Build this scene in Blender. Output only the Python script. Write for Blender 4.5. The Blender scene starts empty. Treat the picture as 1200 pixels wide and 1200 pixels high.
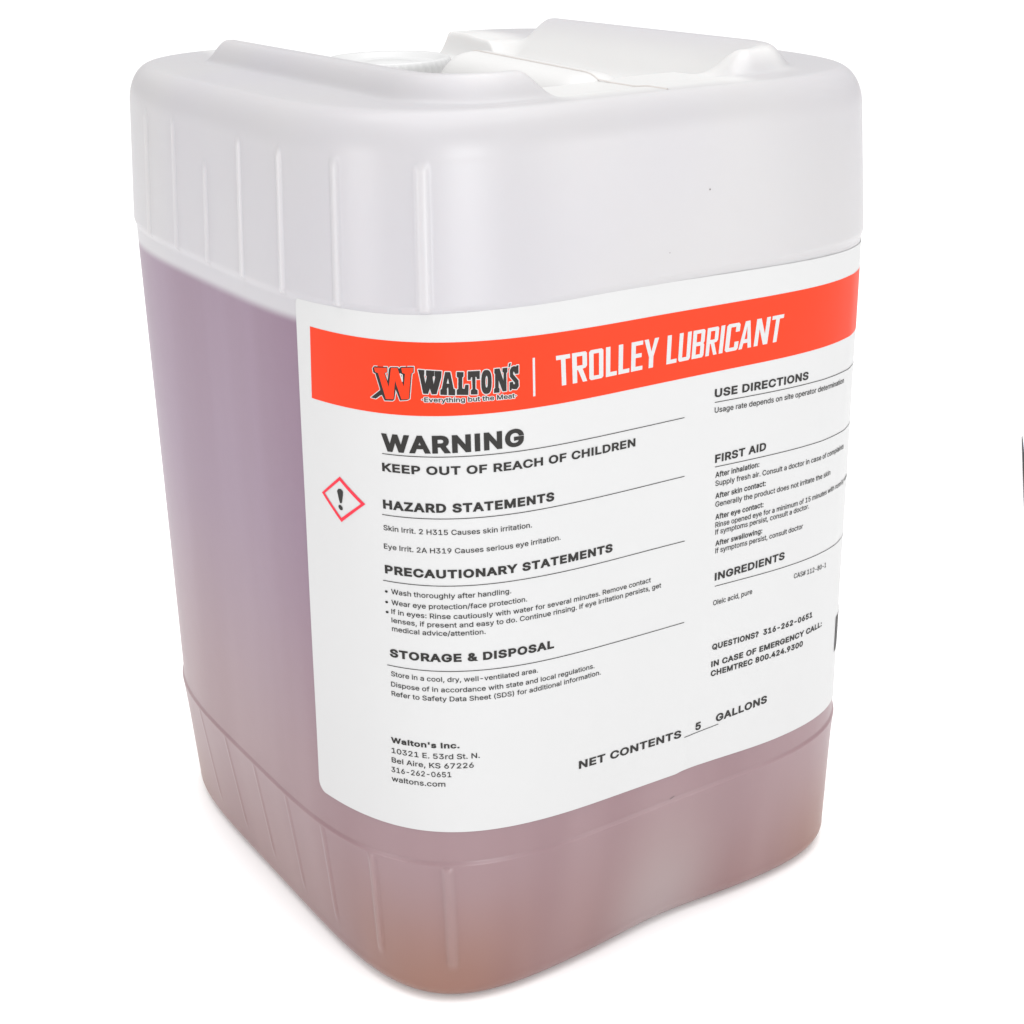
import bpy, bmesh, math, random
import numpy as np
from mathutils import Matrix, Vector

# ------------------------------------------------------------------ tunable look
WORLD = (0.48, 1.50)
LAMPS = [('front_softbox', (-0.45, -1.8, 0.45), (0.0, 0.0, 0.22), (0.7, 0.7), 13.5, (0.98, 0.99, 1.0)),
         ('low_front_softbox', (0.9, -1.6, 0.30), (0.0, 0.0, 0.15), (0.5, 0.5), 5.0, (1.0, 0.985, 0.98)),
         ('side_softbox', (-1.8, -0.1, 0.35), (0.0, 0.0, 0.20), (0.7, 0.6), 7.0, (1.0, 0.97, 0.975)),
         ('overhead_fill', (0.0, -0.1, 1.6), (0.0, -0.1, 0.0), (1.6, 1.6), 16.0)]  # unseen overhead lamp, added to whiten the floor round the jug
MAUVE = (0.180, 0.114, 0.168); ROSE = (0.216, 0.139, 0.147); AMBER = (0.200, 0.092, 0.060); GLEAM_AND_RIB = (0.252, 0.190, 0.190)
MILK = (0.386, 0.377, 0.383); MILK2 = (0.374, 0.363, 0.382)
WHITEPL = (0.52, 0.515, 0.51); LABELC = (0.442, 0.442, 0.442); ORANGE = (0.61, 0.032, 0.006)
FIL_V, FIL_H, FIL_N = 0.0150, 0.0090, 2.0
RIDGE_H = 0.0087
CAP = (0.003, 0.080, 0.0275, -0.0050)
HANDLE = (-0.082, 0.012, 0.0165, 0.0012)
FLECKS = [(0.1095, 0.292, 0.0003, 0.00035), (0.092, 0.273, 0.0002, 0.0002), (0.098, 0.0625, 0.0012, 0.00018, 0.3)]

# ------------------------------------------------------------------ jug geometry numbers (metres)
ZS = 0.0605                     # height of the lower moulded step above the floor
FIT = dict(az=0.58787, pitch=0.34286, roll=-0.01604, f=1922.072, px=624.830, py=531.861, dist=2.84908,
           tx=1.14581, ty=1.68891, tz=-0.62455)
WX, WY, NEXP = 0.12, 0.13008, 3.6812
BF, BL = -0.00574, -0.00033
DU, DM, DL = 0.05361, 0.00767, 0.140
Z_RIB, Z_LIQ = ZS + 0.20181, ZS + 0.19560
Z_TOP = ZS + 0.2641            # shoulder plate

def outline(th, o, N=NEXP):
    """Rounded-square outline at angle(s) th with the half sizes grown by o -> x, y"""
    c, s = np.cos(th), np.sin(th)
    k = (np.abs(c)**N + np.abs(s)**N)**(-1.0/N)
    wx, wy = WX + o, WY + o
    x, y = wx*c*k, wy*s*k
    y2 = y*(1 + BF/wy*np.clip(1-(x/wx)**2, 0, 1))
    x2 = x*(1 + BL/wx*np.clip(1-(y/wy)**2, 0, 1))
    return x2, y2

def smooth(a, b, x):
    t = np.clip((x-a)/(b-a), 0, 1)
    return t*t*(3-2*t)

def side_offset(z):
    """how far the wall stands out at height z (lower band, recessed label zone, upper band)"""
    if z <= ZS:
        return -0.0008-DL*(ZS-z)
    mid = -0.0015 + DM*(z-ZS)
    up = 0.0009 - DU*(z-Z_RIB)
    t = float(smooth(Z_RIB-0.0005, Z_RIB+0.0030, z))
    t0 = float(smooth(ZS, ZS+0.0018, z))
    m = mid*t0 + (-0.0008)*(1-t0)
    return m*(1-t) + up*t

# arc length along the wall in the label zone, zero on the front-left corner
TH0 = math.pi*(1+0.5*14/27)
_th = np.linspace(math.pi*0.55, math.pi*2.45, 8001)
_x, _y = outline(_th, -0.0005)
_s = np.concatenate([[0], np.cumsum(np.hypot(np.diff(_x), np.diff(_y)))])
_s -= np.interp(TH0, _th, _s)
def theta_of(s):
    return np.interp(s, _s, _th)
def wall(s, z, lift=0.0):
    """point(s) on the label-zone wall: s along the wall, z height, lift outwards"""
    s = np.asarray(s, float); z = np.asarray(z, float)
    th = theta_of(s)
    o = -0.0015 + DM*(z-ZS)
    x, y = outline(th, o)
    xa, ya = outline(th-1e-3, o); xb, yb = outline(th+1e-3, o)
    tx, ty = xb-xa, yb-ya
    L = np.hypot(tx, ty)
    return np.stack([x + ty/L*lift, y - tx/L*lift, z], -1)
LABEL_TOP = (-0.0408, -0.01252, 0.26429)
LABEL_BOTTOM = (-0.0390, -0.02107, 0.07475)
BAND_TOP = (0.0040, -0.01915, 0.25389)
BAND_BOTTOM = (-0.0154, -0.01172, 0.22938)
LABEL_LEFT = (0.03717, -0.05699)
# wording: text, weight, cap height mm, start (s, z) mm, end (s, z) mm on the wall
TEXT = [
    ('WARNING', 'k', 6.1, -12.9, 216.6, 34.4, 216.6),
    ('KEEP OUT OF REACH OF CHILDREN', 'b', 2.95, -13.1, 209.6, 78.3, 207.7),
    ('HAZARD STATEMENTS', 'k', 3.2, -13.5, 196.4, 45.2, 195.1),
    ('Skin Irrit. 2 H315 Causes skin irritation.', 'r', 1.85, -13.8, 188.7, 36.7, 187.2),
    ('Eye Irrit. 2A H319 Causes serious eye irritation.', 'r', 1.85, -14.0, 182.0, 47.5, 180.5),
    ('PRECAUTIONARY STATEMENTS', 'k', 3.1, -14.1, 173.0, 68.8, 171.0),
    ('Wash thoroughly after handling.', 'r', 1.85, -12.2, 165.7, 28.8, 164.6),
    ('Wear eye protection/face protection.', 'r', 1.85, -12.3, 161.7, 34.5, 160.5),
    ('If in eyes: Rinse cautiously with water for several minutes. Remove contact', 'r', 1.85, -12.5, 158.3, 85.9, 154.9),
    ('lenses, if present and easy to do. Continue rinsing. If eye irritation persists, get', 'r', 1.85, -12.6, 155.1, 90.6, 151.6),
    ('medical advice/attention.', 'r', 1.85, -12.6, 151.9, 19.5, 151.0),
    ('STORAGE & DISPOSAL', 'k', 3.1, -13.9, 142.0, 44.5, 140.6),
    ('Store in a cool, dry, well-ventilated area.', 'r', 1.85, -13.8, 134.7, 38.1, 132.8),
    ('Dispose of in accordance with state and local regulations.', 'r', 1.85, -14.0, 130.7, 61.2, 128.2),
    ('Refer to Safety Data Sheet (SDS) for additional information.', 'r', 1.85, -14.0, 127.1, 63.9, 124.9),
    ("Walton's Inc.", 'b', 2.2, -15.2, 108.5, 9.3, 108.2),
    ('10321 E. 53rd St. N.', 'r', 2.05, -15.2, 104.4, 16.2, 103.8),
    ('Bel Aire, KS 67226', 'r', 2.05, -15.4, 100.6, 14.0, 100.2),
    ('316-262-0651', 'r', 2.05, -15.7, 96.7, 6.1, 96.9),
    ('waltons.com', 'r', 2.05, -15.8, 93.0, 3.9, 93.1),
    ('NET CONTENTS', 'b', 3.2, 54.4, 89.7, 101.4, 87.3),
    ('5', 'b', 3.2, 108.2, 87.9, 110.9, 87.9),
    ('GALLONS', 'b', 3.2, 118.2, 88.4, 144.2, 88.6),
    ('USE DIRECTIONS', 'b', 3.1, 113.1, 218.4, 158.5, 216.4),
    ('Usage rate depends on site operator determination', 'r', 2.05, 113.3, 212.7, 183.2, 209.2),
    ('FIRST AID', 'b', 3.1, 114.1, 193.8, 138.1, 193.6),
    ('After inhalation:', 's', 2.1, 114.4, 188.1, 135.1, 187.8),
    ('Supply fresh air. Consult a doctor in case of complaints', 'r', 2.05, 114.5, 184.9, 187.4, 181.7),
    ('After skin contact:', 's', 2.1, 114.7, 180.0, 138.7, 179.6),
    ('Generally the product does not irritate the skin', 'r', 2.05, 114.8, 176.8, 176.3, 174.3),
    ('After eye contact:', 's', 2.1, 115.0, 171.8, 138.0, 171.4),
    ('Rinse opened eye for a minimum of 15 minutes with running water', 'r', 2.05, 115.1, 168.7, 198.6, 166.2),
    ('If symptoms persist, consult a doctor.', 'r', 2.05, 115.2, 165.9, 162.8, 164.5),
    ('After swallowing:', 's', 2.1, 115.4, 161.4, 137.9, 161.0),
    ('If symptoms persist, consult doctor', 'r', 2.05, 115.5, 158.5, 159.8, 157.2),
    ('INGREDIENTS', 'b', 3.1, 115.6, 147.6, 150.2, 147.3),
    ('CAS# 112-80-1', 'r', 2.05, 156.1, 137.5, 177.2, 135.6),
    ('Oleic acid, pure', 'r', 2.05, 115.2, 137.7, 134.1, 137.5),
    ('QUESTIONS?  316-262-0651', 'b', 2.4, 115.3, 119.5, 168.9, 117.1),
    ('IN CASE OF EMERGENCY CALL:', 'b', 2.4, 115.1, 112.5, 176.5, 110.4),
    ('CHEMTREC 800.424.9300', 'b', 2.4, 115.0, 108.6, 163.6, 106.5),
]
RULES = [
    (-12.8, 215.7, 99.7, 213.7),
    (-14.0, 194.2, 100.3, 191.8),
    (-15.0, 170.3, 101.0, 167.0),
    (-15.1, 138.7, 101.6, 134.7),
    (113.2, 216.6, 205.0, 213.0),
    (114.1, 192.3, 205.0, 188.7),
    (115.7, 145.4, 205.0, 141.8),
    (102.8, 86.9, 119.5, 87.2),
]
BULLETS = [(-13.4, 166.3), (-13.5, 162.4), (-13.5, 158.7)]
MARK_FRAME = [(-0.01963, 0.22687), (0.00937, 0.22848), (-0.01816, 0.25006), (0.01013, 0.25119)]   # bottom left, bottom right, top left, top right
NAME_FRAME = [(-0.00158, 0.22853), (0.03795, 0.22532), (-0.00062, 0.25131), (0.03831, 0.24839)]   # bottom left, bottom right, top left, top right
HAZARD_FRAME = [(-0.04512, 0.18183), (-0.01706, 0.18838), (-0.04246, 0.20741), (-0.01564, 0.21271)]   # bottom left, bottom right, top left, top right
TITLE_FRAME = [(0.04673, 0.23487), (0.14188, 0.23396), (0.04636, 0.24524), (0.14335, 0.24364)]   # bottom left, bottom right, top left, top right
TITLE = [('T', -0.0010, 0.0537), ('R', 0.0611, 0.1208), ('O', 0.1296, 0.1887), ('L', 0.1995, 0.2466), ('L', 0.2539, 0.3016), ('E', 0.3090, 0.3594), ('Y', 0.3650, 0.4291), ('L', 0.4672, 0.5131), ('U', 0.5208, 0.5747), ('B', 0.5825, 0.6368), ('R', 0.6466, 0.6995), ('I', 0.7093, 0.7271), ('C', 0.7370, 0.7988), ('A', 0.8028, 0.8636), ('N', 0.8759, 0.9424), ('T', 0.9508, 1.0082)]
BAR = (0.03818, 0.23289, 0.24584)
DARK = (0.19020, 0.09195, 0.10758)
TAGLINE = (1.3, 234.4, 32.0, 233.5)
RIBS_UPPER_RAW = [(-153.9, 313.3, -166.3), (-125.8, 313.8, -136.1), (-100.4, 300.9, -108.5), (-70.5, 313.6, -80.3), (-46.6, 312.9, -53.5), (-24.3, 312.1, -27.2), (4.1, 311.3, 3.0)]
# glyph outlines (thousandths of an em): advance, loops
GLYPHS = {
 ' ': (188, []),
 '#': (440, ['242,0;326,509;377,509;294,0','10,140;19,192;400,192;391,140','64,0;147,509;198,509;115,0','40,316;49,368;429,368;421,316']),
 '&': (448, ['197,-7;150,-2;110,12;78,34;54,62;39,96;34,133;37,163;47,189;63,213;85,235;140,279;216,335;237,352;255,375;260,389;262,405;258,427;245,445;226,457;201,461;184,459;168,453;155,444;145,431;139,416;137,399;139,380;145,363;155,346;169,327;204,284;438,0;364,0;171,231;144,264;121,293;102,319;87,344;78,370;75,398;79,430;91,458;109,481;134,499;165,510;200,513;235,510;266,499;290,482;308,459;320,433;324,404;322,382;315,362;305,342;291,325;275,308;256,293;154,217;128,195;110,174;100,154;97,131;100,108;109,87;124,70;143,57;166,49;193,46;223,50;251,59;278,75;301,95;321,121;336,151;346,186;349,224;408,224;405,180;397,144;385,115;371,92;357,75;345,62;333,47;305,23;271,7;234,-3']),
 "'": (206, ['78,318;70,509;136,509;128,318']),
 '(': (273, ['89,207;92,264;101,324;114,384;132,441;153,494;177,539;236,539;212,485;191,428;174,370;161,313;154,258;151,207;154,161;160,115;172,67;188,16;209,-38;236,-96;177,-96;139,-21;111,55;95,131']),
 ')': (273, ['37,-96;64,-37;86,18;102,69;113,116;120,162;122,207;119,258;112,313;99,370;82,428;62,485;37,539;97,539;121,494;142,441;159,384;173,323;181,264;184,207;178,130;161,53;134,-22;97,-96']),
 ',': (188, ['38,-119;68,71;137,71;84,-119']),
 '-': (453, ['337,244;337,188;114,188;114,244']),
 '.': (188, ['95,-4;78,-1;63,9;53,24;50,41;53,59;63,73;78,83;95,87;113,83;128,73;138,59;141,41;138,24;128,9;113,-1']),
 '/': (249, ['235,533;71,-76;14,-76;178,533']),
 '0': (453, ['227,-7;174,1;130,24;95,62;69,113;53,178;48,254;53,330;69,395;95,447;130,484;174,508;227,516;279,508;323,484;358,447;384,395;400,330;405,254;400,178;384,113;359,62;323,24;279,1','227,50;261,56;290,74;313,103;330,144;340,194;344,254;340,314;330,365;313,405;290,435;261,453;227,460;192,453;163,435;140,405;123,365;113,314;109,254;113,194;123,144;140,103;163,74;192,56']),
 '1': (453, ['76,0;76,55;391,55;391,0','276,509;276,0;212,0;212,448;86,358;86,427;198,509']),
 '2': (453, ['64,0;64,47;234,229;261,257;282,282;299,305;311,327;318,348;320,371;317,397;308,419;293,436;273,449;250,457;224,460;196,457;172,447;153,433;139,413;130,390;127,362;66,362;71,405;86,442;111,473;143,496;182,511;225,516;268,511;306,497;337,474;361,445;376,411;381,372;378,345;371,318;357,290;336,259;306,223;267,180;153,60;389,57;389,0']),
 '3': (453, ['218,-7;173,-3;133,10;98,30;70,57;52,91;44,132;109,132;115,107;126,87;144,71;165,59;191,52;219,50;248,53;275,61;297,74;315,93;325,116;329,145;326,172;316,196;299,217;275,234;242,244;201,248;157,248;157,299;288,448;70,452;70,509;372,509;372,461;211,278;211,289;264,288;308,276;344,253;371,222;387,186;393,145;387,103;370,66;344,36;309,12;266,-2']),
 '4': (453, ['40,105;40,158;247,509;311,509;109,166;413,163;413,105','282,0;282,318;343,318;343,0']),
 '5': (453, ['221,-7;178,-2;140,11;108,32;83,60;66,93;60,130;122,130;127,108;138,89;154,73;173,60;196,52;221,50;250,53;276,64;298,82;314,104;324,131;328,162;324,193;314,221;297,244;275,262;248,273;218,277;192,275;167,268;145,258;128,246;67,253;96,509;366,509;366,452;151,452;134,301;155,315;178,325;203,331;229,334;263,330;294,321;321,306;345,285;364,260;379,231;388,199;391,163;385,117;369,76;343,41;309,15;268,-1']),
 '6': (453, ['226,-7;182,-1;142,15;109,40;84,74;69,115;64,162;68,199;80,239;102,285;137,340;252,509;322,509;151,261;145,261;154,275;165,288;179,299;196,307;214,312;235,314;278,309;316,295;346,271;370,240;384,201;389,157;384,112;368,73;343,39;310,14;271,-2','226,48;254,52;279,63;299,79;314,101;324,128;327,157;324,187;314,213;299,235;279,251;254,262;226,265;198,262;174,252;153,235;138,214;128,188;125,158;128,128;138,102;153,79;174,63;198,52']),
 '7': (453, ['97,0;323,448;62,452;62,509;391,509;391,449;165,0']),
 '8': (453, ['226,-7;178,-2;136,11;101,33;74,62;57,96;52,135;55,166;65,195;81,220;101,241;125,256;153,265;119,282;93,308;76,342;70,380;75,417;90,450;114,477;146,498;184,511;226,516;269,511;306,498;337,477;361,450;377,417;382,380;376,342;359,308;333,282;300,267;327,256;351,241;372,220;387,195;397,166;401,135;395,96;378,62;352,33;317,11;275,-2','226,49;258,52;285,60;307,74;323,91;333,113;337,139;333,165;322,189;305,208;283,223;256,232;226,235;196,232;169,223;147,208;130,189;119,165;115,139;119,113;129,91;145,74;167,60;195,52','226,290;252,292;274,300;293,313;307,330;316,351;319,376;316,399;308,420;294,437;275,449;252,457;226,460;200,457;177,449;159,437;145,420;136,399;133,376;136,351;145,330;159,313;178,300;201,292']),
 '9': (453, ['226,516;271,510;310,494;343,468;368,434;384,393;389,347;385,309;373,270;350,224;315,168;200,0;130,0;301,248;307,248;299,234;287,221;273,210;257,202;238,196;218,195;175,199;137,214;106,237;83,269;68,307;64,352;69,397;85,436;110,469;143,494;182,510','226,460;199,457;174,446;154,429;138,407;129,381;125,352;129,322;138,295;154,274;174,257;199,247;226,243;254,247;279,257;299,273;314,295;324,321;327,350;324,381;314,407;299,429;279,446;254,457']),
 ':': (188, ['95,-4;78,-1;63,9;53,24;50,41;53,59;63,73;78,83;95,87;113,83;128,73;138,59;141,41;138,24;128,9;113,-1','95,271;78,274;63,284;53,299;50,316;53,334;63,349;78,359;95,362;113,359;128,349;138,334;141,316;138,299;128,284;113,274']),
 '?': (358, ['132,152;132,159;134,200;141,230;153,252;168,269;187,284;209,298;230,314;247,334;258,357;262,384;259,406;250,425;237,441;220,452;200,459;178,462;157,459;137,453;120,441;106,425;96,404;92,378;27,378;33,418;49,452;73,479;103,499;138,511;178,516;219,511;255,498;284,478;306,451;319,418;324,382;319,344;306,311;284,284;254,261;235,248;219,235;207,221;200,205;195,185;194,152','164,-4;146,-1;131,9;121,24;118,41;121,58;131,73;146,83;164,86;181,83;196,73;206,58;209,41;206,24;196,9;181,-1']),
 'A': (480, ['16,0;201,509;276,509;463,0;395,0;287,302;276,334;264,372;250,420;232,478;245,478;228,419;191,302;85,0','110,142;110,199;370,199;370,142']),
 'B': (456, ['60,0;60,509;241,509;289,504;329,491;359,469;381,442;394,410;398,374;395,344;387,320;373,301;356,286;336,275;315,267;315,262;339,257;363,245;385,227;402,203;414,173;418,136;413,100;400,67;377,39;344,18;301,4;247,0','125,57;245,57;296,63;330,80;349,105;355,137;352,161;342,184;327,203;306,218;279,228;248,231;125,231','125,285;238,285;265,288;288,296;308,309;323,326;333,348;336,372;330,403;313,429;283,446;240,452;125,452']),
 'C': (510, ['267,-7;205,1;150,25;104,63;70,115;48,179;40,254;48,329;70,393;104,445;150,484;205,508;267,516;305,513;340,504;373,490;402,471;427,447;448,418;463,385;473,348;408,348;401,373;389,395;375,413;357,428;337,440;315,449;292,454;267,456;223,450;184,432;150,403;125,364;109,314;103,254;109,194;125,145;151,105;184,76;223,59;267,53;292,55;315,60;337,69;357,81;375,96;389,114;401,136;408,160;473,160;463,124;448,91;428,62;402,38;373,19;341,5;305,-4']),
 'D': (502, ['219,0;96,0;96,57;215,57;272,63;318,81;354,110;379,149;394,198;399,255;394,312;379,361;354,399;320,428;275,446;221,452;93,452;93,509;225,509;294,501;353,478;399,441;433,391;455,329;462,255;455,181;433,119;398,68;351,31;291,8','125,509;125,0;60,0;60,509']),
 'E': (419, ['60,0;60,509;372,509;372,452;125,452;125,286;355,286;355,229;125,229;125,57;375,57;375,0']),
 'F': (410, ['60,0;60,509;369,509;369,452;125,452;125,278;346,278;346,221;125,221;125,0']),
 'G': (520, ['269,-7;205,1;149,25;104,64;69,116;47,179;40,254;47,329;69,393;103,445;149,484;203,508;265,516;304,513;340,504;374,489;403,469;429,445;449,416;465,384;474,349;408,349;399,372;387,393;373,411;356,427;337,439;315,448;291,454;265,456;222,450;183,432;150,404;125,364;109,314;103,254;109,194;125,145;151,105;184,76;224,59;269,53;309,57;345,71;374,93;396,123;410,160;415,202;434,199;283,199;283,256;478,256;478,200;471,141;451,91;419,50;377,19;326,0']),
 'H': (517, ['60,0;60,509;125,509;125,289;392,289;392,509;457,509;457,0;392,0;392,232;125,232;125,0']),
 'I': (185, ['60,0;125,0;125,509;60,509']),
 'K': (467, ['104,145;104,216;139,261;157,282;174,303;193,324;212,344;364,509;448,509;231,276','60,0;60,509;125,509;125,334;124,225;125,193;125,0','372,0;188,259;228,309;449,0']),
 'L': (393, ['60,0;60,509;125,509;125,57;361,57;361,0']),
 'M': (628, ['60,0;60,509;152,509;277,187;322,49;307,49;348,174;352,187;476,509;568,509;568,0;504,0;504,327;505,347;505,369;506,391;506,413;507,435;507,457;513,457;505,433;498,409;456,291;342,0;286,0;170,291;152,340;121,432;112,457;119,457;119,437;120,416;120,394;121,372;121,350;122,328;122,0']),
 'N': (523, ['60,0;60,509;136,509;343,183;363,151;388,107;401,82;414,55;405,54;402,81;399,157;399,509;463,509;463,0;387,0;202,290;177,331;164,354;148,381;108,452;119,454;121,417;125,307;125,0']),
 'O': (533, ['267,-7;205,1;150,25;105,63;70,115;48,179;40,254;48,329;70,393;105,445;150,484;205,508;267,516;329,508;384,484;429,445;464,393;486,329;493,254;486,179;464,115;429,63;384,25;329,1','267,53;310,59;349,76;383,105;408,144;425,194;430,254;425,314;408,365;383,404;349,433;310,450;267,456;223,450;184,433;151,404;125,364;109,314;103,254;109,194;125,144;151,105;184,76;223,59']),
 'P': (445, ['60,0;60,509;235,509;289,503;332,487;366,462;390,430;404,391;409,348;404,304;390,265;366,233;332,207;289,191;235,186;109,186;109,242;233,242;269,246;297,256;318,272;333,294;342,319;344,348;342,376;333,402;318,423;297,439;268,449;232,452;125,452;125,0']),
 'Q': (533, ['245,159;313,159;384,65;468,-48;401,-48;346,27;331,46','267,-7;205,1;150,25;105,63;70,115;48,179;40,254;48,329;70,393;105,445;150,484;205,508;267,516;329,508;384,484;429,445;464,393;486,329;493,254;486,179;464,115;429,63;384,25;329,1','267,53;310,59;349,76;383,105;408,144;425,194;430,254;425,314;408,365;383,404;349,433;310,450;267,456;223,450;184,433;151,404;125,364;109,314;103,254;109,194;125,144;151,105;184,76;223,59']),
 'R': (449, ['60,0;60,509;236,509;290,504;333,489;367,465;390,433;405,395;409,352;405,309;390,271;367,240;333,217;289,203;236,198;96,198;96,255;234,255;269,258;298,267;319,281;334,300;342,324;345,352;342,380;334,405;319,425;298,440;269,449;233,452;125,452;125,0','353,0;230,229;303,229;428,0']),
 'S': (447, ['224,-9;172,-4;128,9;91,31;64,60;46,96;38,137;104,137;110,110;123,88;142,71;166,59;194,52;224,49;257,52;286,60;311,74;329,92;341,114;346,139;342,161;332,179;316,193;296,205;272,214;245,222;184,239;128,260;86,289;60,326;52,372;58,413;75,448;102,476;138,498;180,511;227,516;275,511;316,498;351,476;377,449;394,415;401,378;337,378;326,412;302,437;267,453;225,459;194,456;167,448;145,435;129,418;118,398;115,376;119,352;131,334;148,319;169,308;191,300;212,293;264,279;312,264;336,252;359,238;379,220;395,198;405,171;408,139;403,99;386,64;360,34;323,11;278,-4']),
 'T': (449, ['32,452;32,509;417,509;417,452;257,452;257,0;193,0;193,452']),
 'U': (517, ['259,-8;203,-2;154,15;114,43;85,80;66,124;60,173;60,509;124,509;124,178;128,144;141,113;160,87;187,68;220,56;259,52;298,56;331,68;357,87;377,113;389,144;393,178;393,509;457,509;457,173;451,124;433,80;403,43;363,15;315,-2']),
 'W': (686, ['155,0;16,509;82,509;163,196;170,171;175,145;187,94;197,40;189,40;194,67;200,94;205,120;211,145;218,171;224,196;306,509;380,509;462,196;492,67;497,40;488,40;493,67;499,94;504,120;510,145;517,171;523,196;603,509;670,509;530,0;455,0;368,323;359,356;351,391;336,475;350,475;335,395;327,359;318,323;230,0']),
 'Y': (472, ['203,0;203,208;16,509;91,509;192,344;208,318;222,292;236,264;250,230;224,230;237,265;251,293;280,344;381,509;455,509;268,208;268,0']),
 'Z': (438, ['42,0;42,46;273,385;289,408;306,431;341,476;348,454;285,452;40,452;40,509;397,509;397,462;169,129;152,105;116,57;97,33;90,54;121,56;152,57;399,57;399,0']),
 'a': (389, ['160,-9;126,-5;94,5;68,22;48,45;35,73;30,108;34,138;43,161;58,179;78,193;100,203;125,211;152,216;178,220;234,227;252,230;265,235;273,243;276,255;273,279;267,297;256,311;240,322;220,329;196,331;171,329;149,322;132,313;118,301;107,288;100,274;41,291;57,322;79,346;104,364;133,375;163,382;194,384;215,383;239,379;263,372;286,360;306,343;322,320;333,290;337,251;337,0;277,0;277,52;272,52;264,38;252,25;236,12;215,1;190,-6','170,45;202,49;228,59;248,74;263,93;272,115;276,138;276,190;270,186;259,182;216,173;175,168;154,164;134,159;117,150;103,139;95,124;92,105;94,87;102,72;114,61;130,52;149,47']),
 'b': (424, ['229,-8;198,-5;172,4;153,17;138,31;118,59;112,59;112,0;53,0;53,509;114,509;114,319;127,331;137,346;152,360;171,373;197,381;229,384;274,378;313,361;345,332;370,293;385,245;390,189;385,133;370,84;346,45;313,16;274,-2','220,47;253,51;279,66;301,88;316,117;325,151;328,189;325,227;316,261;301,290;280,311;253,325;220,330;188,325;161,312;140,291;125,263;116,229;113,189;116,150;125,115;140,86;162,65;188,51']),
 'c': (396, ['207,-8;159,-2;117,16;82,46;56,85;40,133;34,187;40,243;56,291;82,330;117,360;159,378;207,384;234,383;260,377;284,368;305,356;324,341;340,322;353,301;362,277;303,262;298,276;290,289;281,301;270,311;257,319;242,325;226,329;207,330;173,325;145,310;124,287;108,258;99,224;96,187;99,151;108,117;124,89;145,66;173,51;207,46;226,48;243,52;258,58;271,66;282,76;292,89;299,102;304,117;363,102;354,78;341,56;325,37;306,21;285,9;261,-1;235,-6']),
 'd': (424, ['195,-8;151,-2;111,16;79,45;55,84;39,133;34,189;39,245;55,293;79,332;112,361;151,378;196,384;228,381;253,373;272,360;287,346;306,319;311,319;311,509;372,509;372,0;313,0;313,59;307,59;287,31;272,17;252,4;227,-5','205,47;236,51;263,65;284,86;299,115;309,150;312,189;309,229;300,263;284,291;263,312;237,325;205,330;172,325;145,311;124,290;108,261;99,227;96,189;99,151;109,117;124,88;145,66;172,51']),
 'e': (404, ['212,-8;161,-2;117,16;82,46;56,85;40,132;34,187;39,242;55,290;81,329;115,359;157,378;205,384;236,382;266,374;294,361;319,341;341,315;357,282;368,242;371,194;371,169;75,169;75,221;338,221;310,202;307,237;298,269;283,294;263,314;237,326;205,330;173,326;146,313;125,294;109,270;99,241;96,211;96,178;100,139;110,106;128,80;151,61;179,50;212,46;234,48;254,53;271,61;285,73;297,88;306,105;365,91;353,63;335,39;311,19;283,4;249,-5']),
 'f': (254, ['228,379;228,327;6,327;6,379','81,0;81,432;84,461;96,486;113,505;135,519;161,527;187,530;207,529;222,527;243,521;227,468;195,474;171,470;154,460;145,443;142,419;142,0']),
 'g': (425, ['207,-151;168,-148;134,-140;105,-127;82,-110;64,-91;51,-69;101,-41;110,-53;122,-66;136,-78;154,-88;178,-95;207,-97;249,-92;282,-75;304,-47;311,-6;311,68;306,68;287,41;272,28;252,16;227,8;195,5;152,10;113,27;80,53;55,90;39,136;34,191;39,246;55,293;80,332;112,361;152,378;196,384;228,382;253,373;273,360;288,346;308,319;313,319;313,379;372,379;372,-9;367,-54;350,-90;324,-117;291,-136;251,-147','205,59;237,63;264,75;285,95;300,121;309,154;312,193;309,231;300,264;285,291;264,312;237,325;205,330;172,325;145,312;124,290;109,262;99,229;96,193;99,155;109,123;124,96;145,76;172,63']),
 'h': (410, ['114,227;114,0;53,0;53,509;114,509;114,287;102,287;124,332;152,362;187,379;227,384;264,380;295,369;321,349;341,321;353,285;357,240;357,0;296,0;296,235;290,275;273,304;246,323;210,329;184,326;161,317;141,303;126,283;117,257']),
 'i': (167, ['53,0;53,379;114,379;114,0','84,443;67,446;54,455;44,468;41,483;44,499;54,512;67,521;84,524;100,521;114,512;123,499;126,483;123,468;114,455;100,446']),
 'k': (381, ['110,137;110,212;121,212;284,379;360,379;184,199;177,199','53,0;53,509;114,509;114,0','294,0;148,186;191,229;372,0']),
 'l': (185, ['60,0;125,0;125,509;60,509']),
 'm': (610, ['53,0;53,379;112,379;112,295;118,323;132,346;151,363;172,376;195,384;219,386;257,380;287,361;309,331;321,295;312,295;322,321;337,343;357,361;381,375;407,383;437,386;468,383;497,372;522,354;541,328;553,296;557,255;557,0;496,0;496,254;490,289;473,313;447,326;419,330;395,328;374,320;358,307;345,290;338,270;335,247;335,0;274,0;274,260;269,288;253,311;229,326;199,330;178,328;158,320;140,307;126,289;117,266;114,238;114,0']),
 'n': (410, ['114,227;114,0;53,0;53,379;112,379;112,287;102,287;124,332;152,362;187,379;227,384;264,380;295,369;321,349;341,321;353,285;357,240;357,0;296,0;296,235;290,275;273,304;246,323;210,329;184,326;161,317;141,303;126,283;117,257']),
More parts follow.
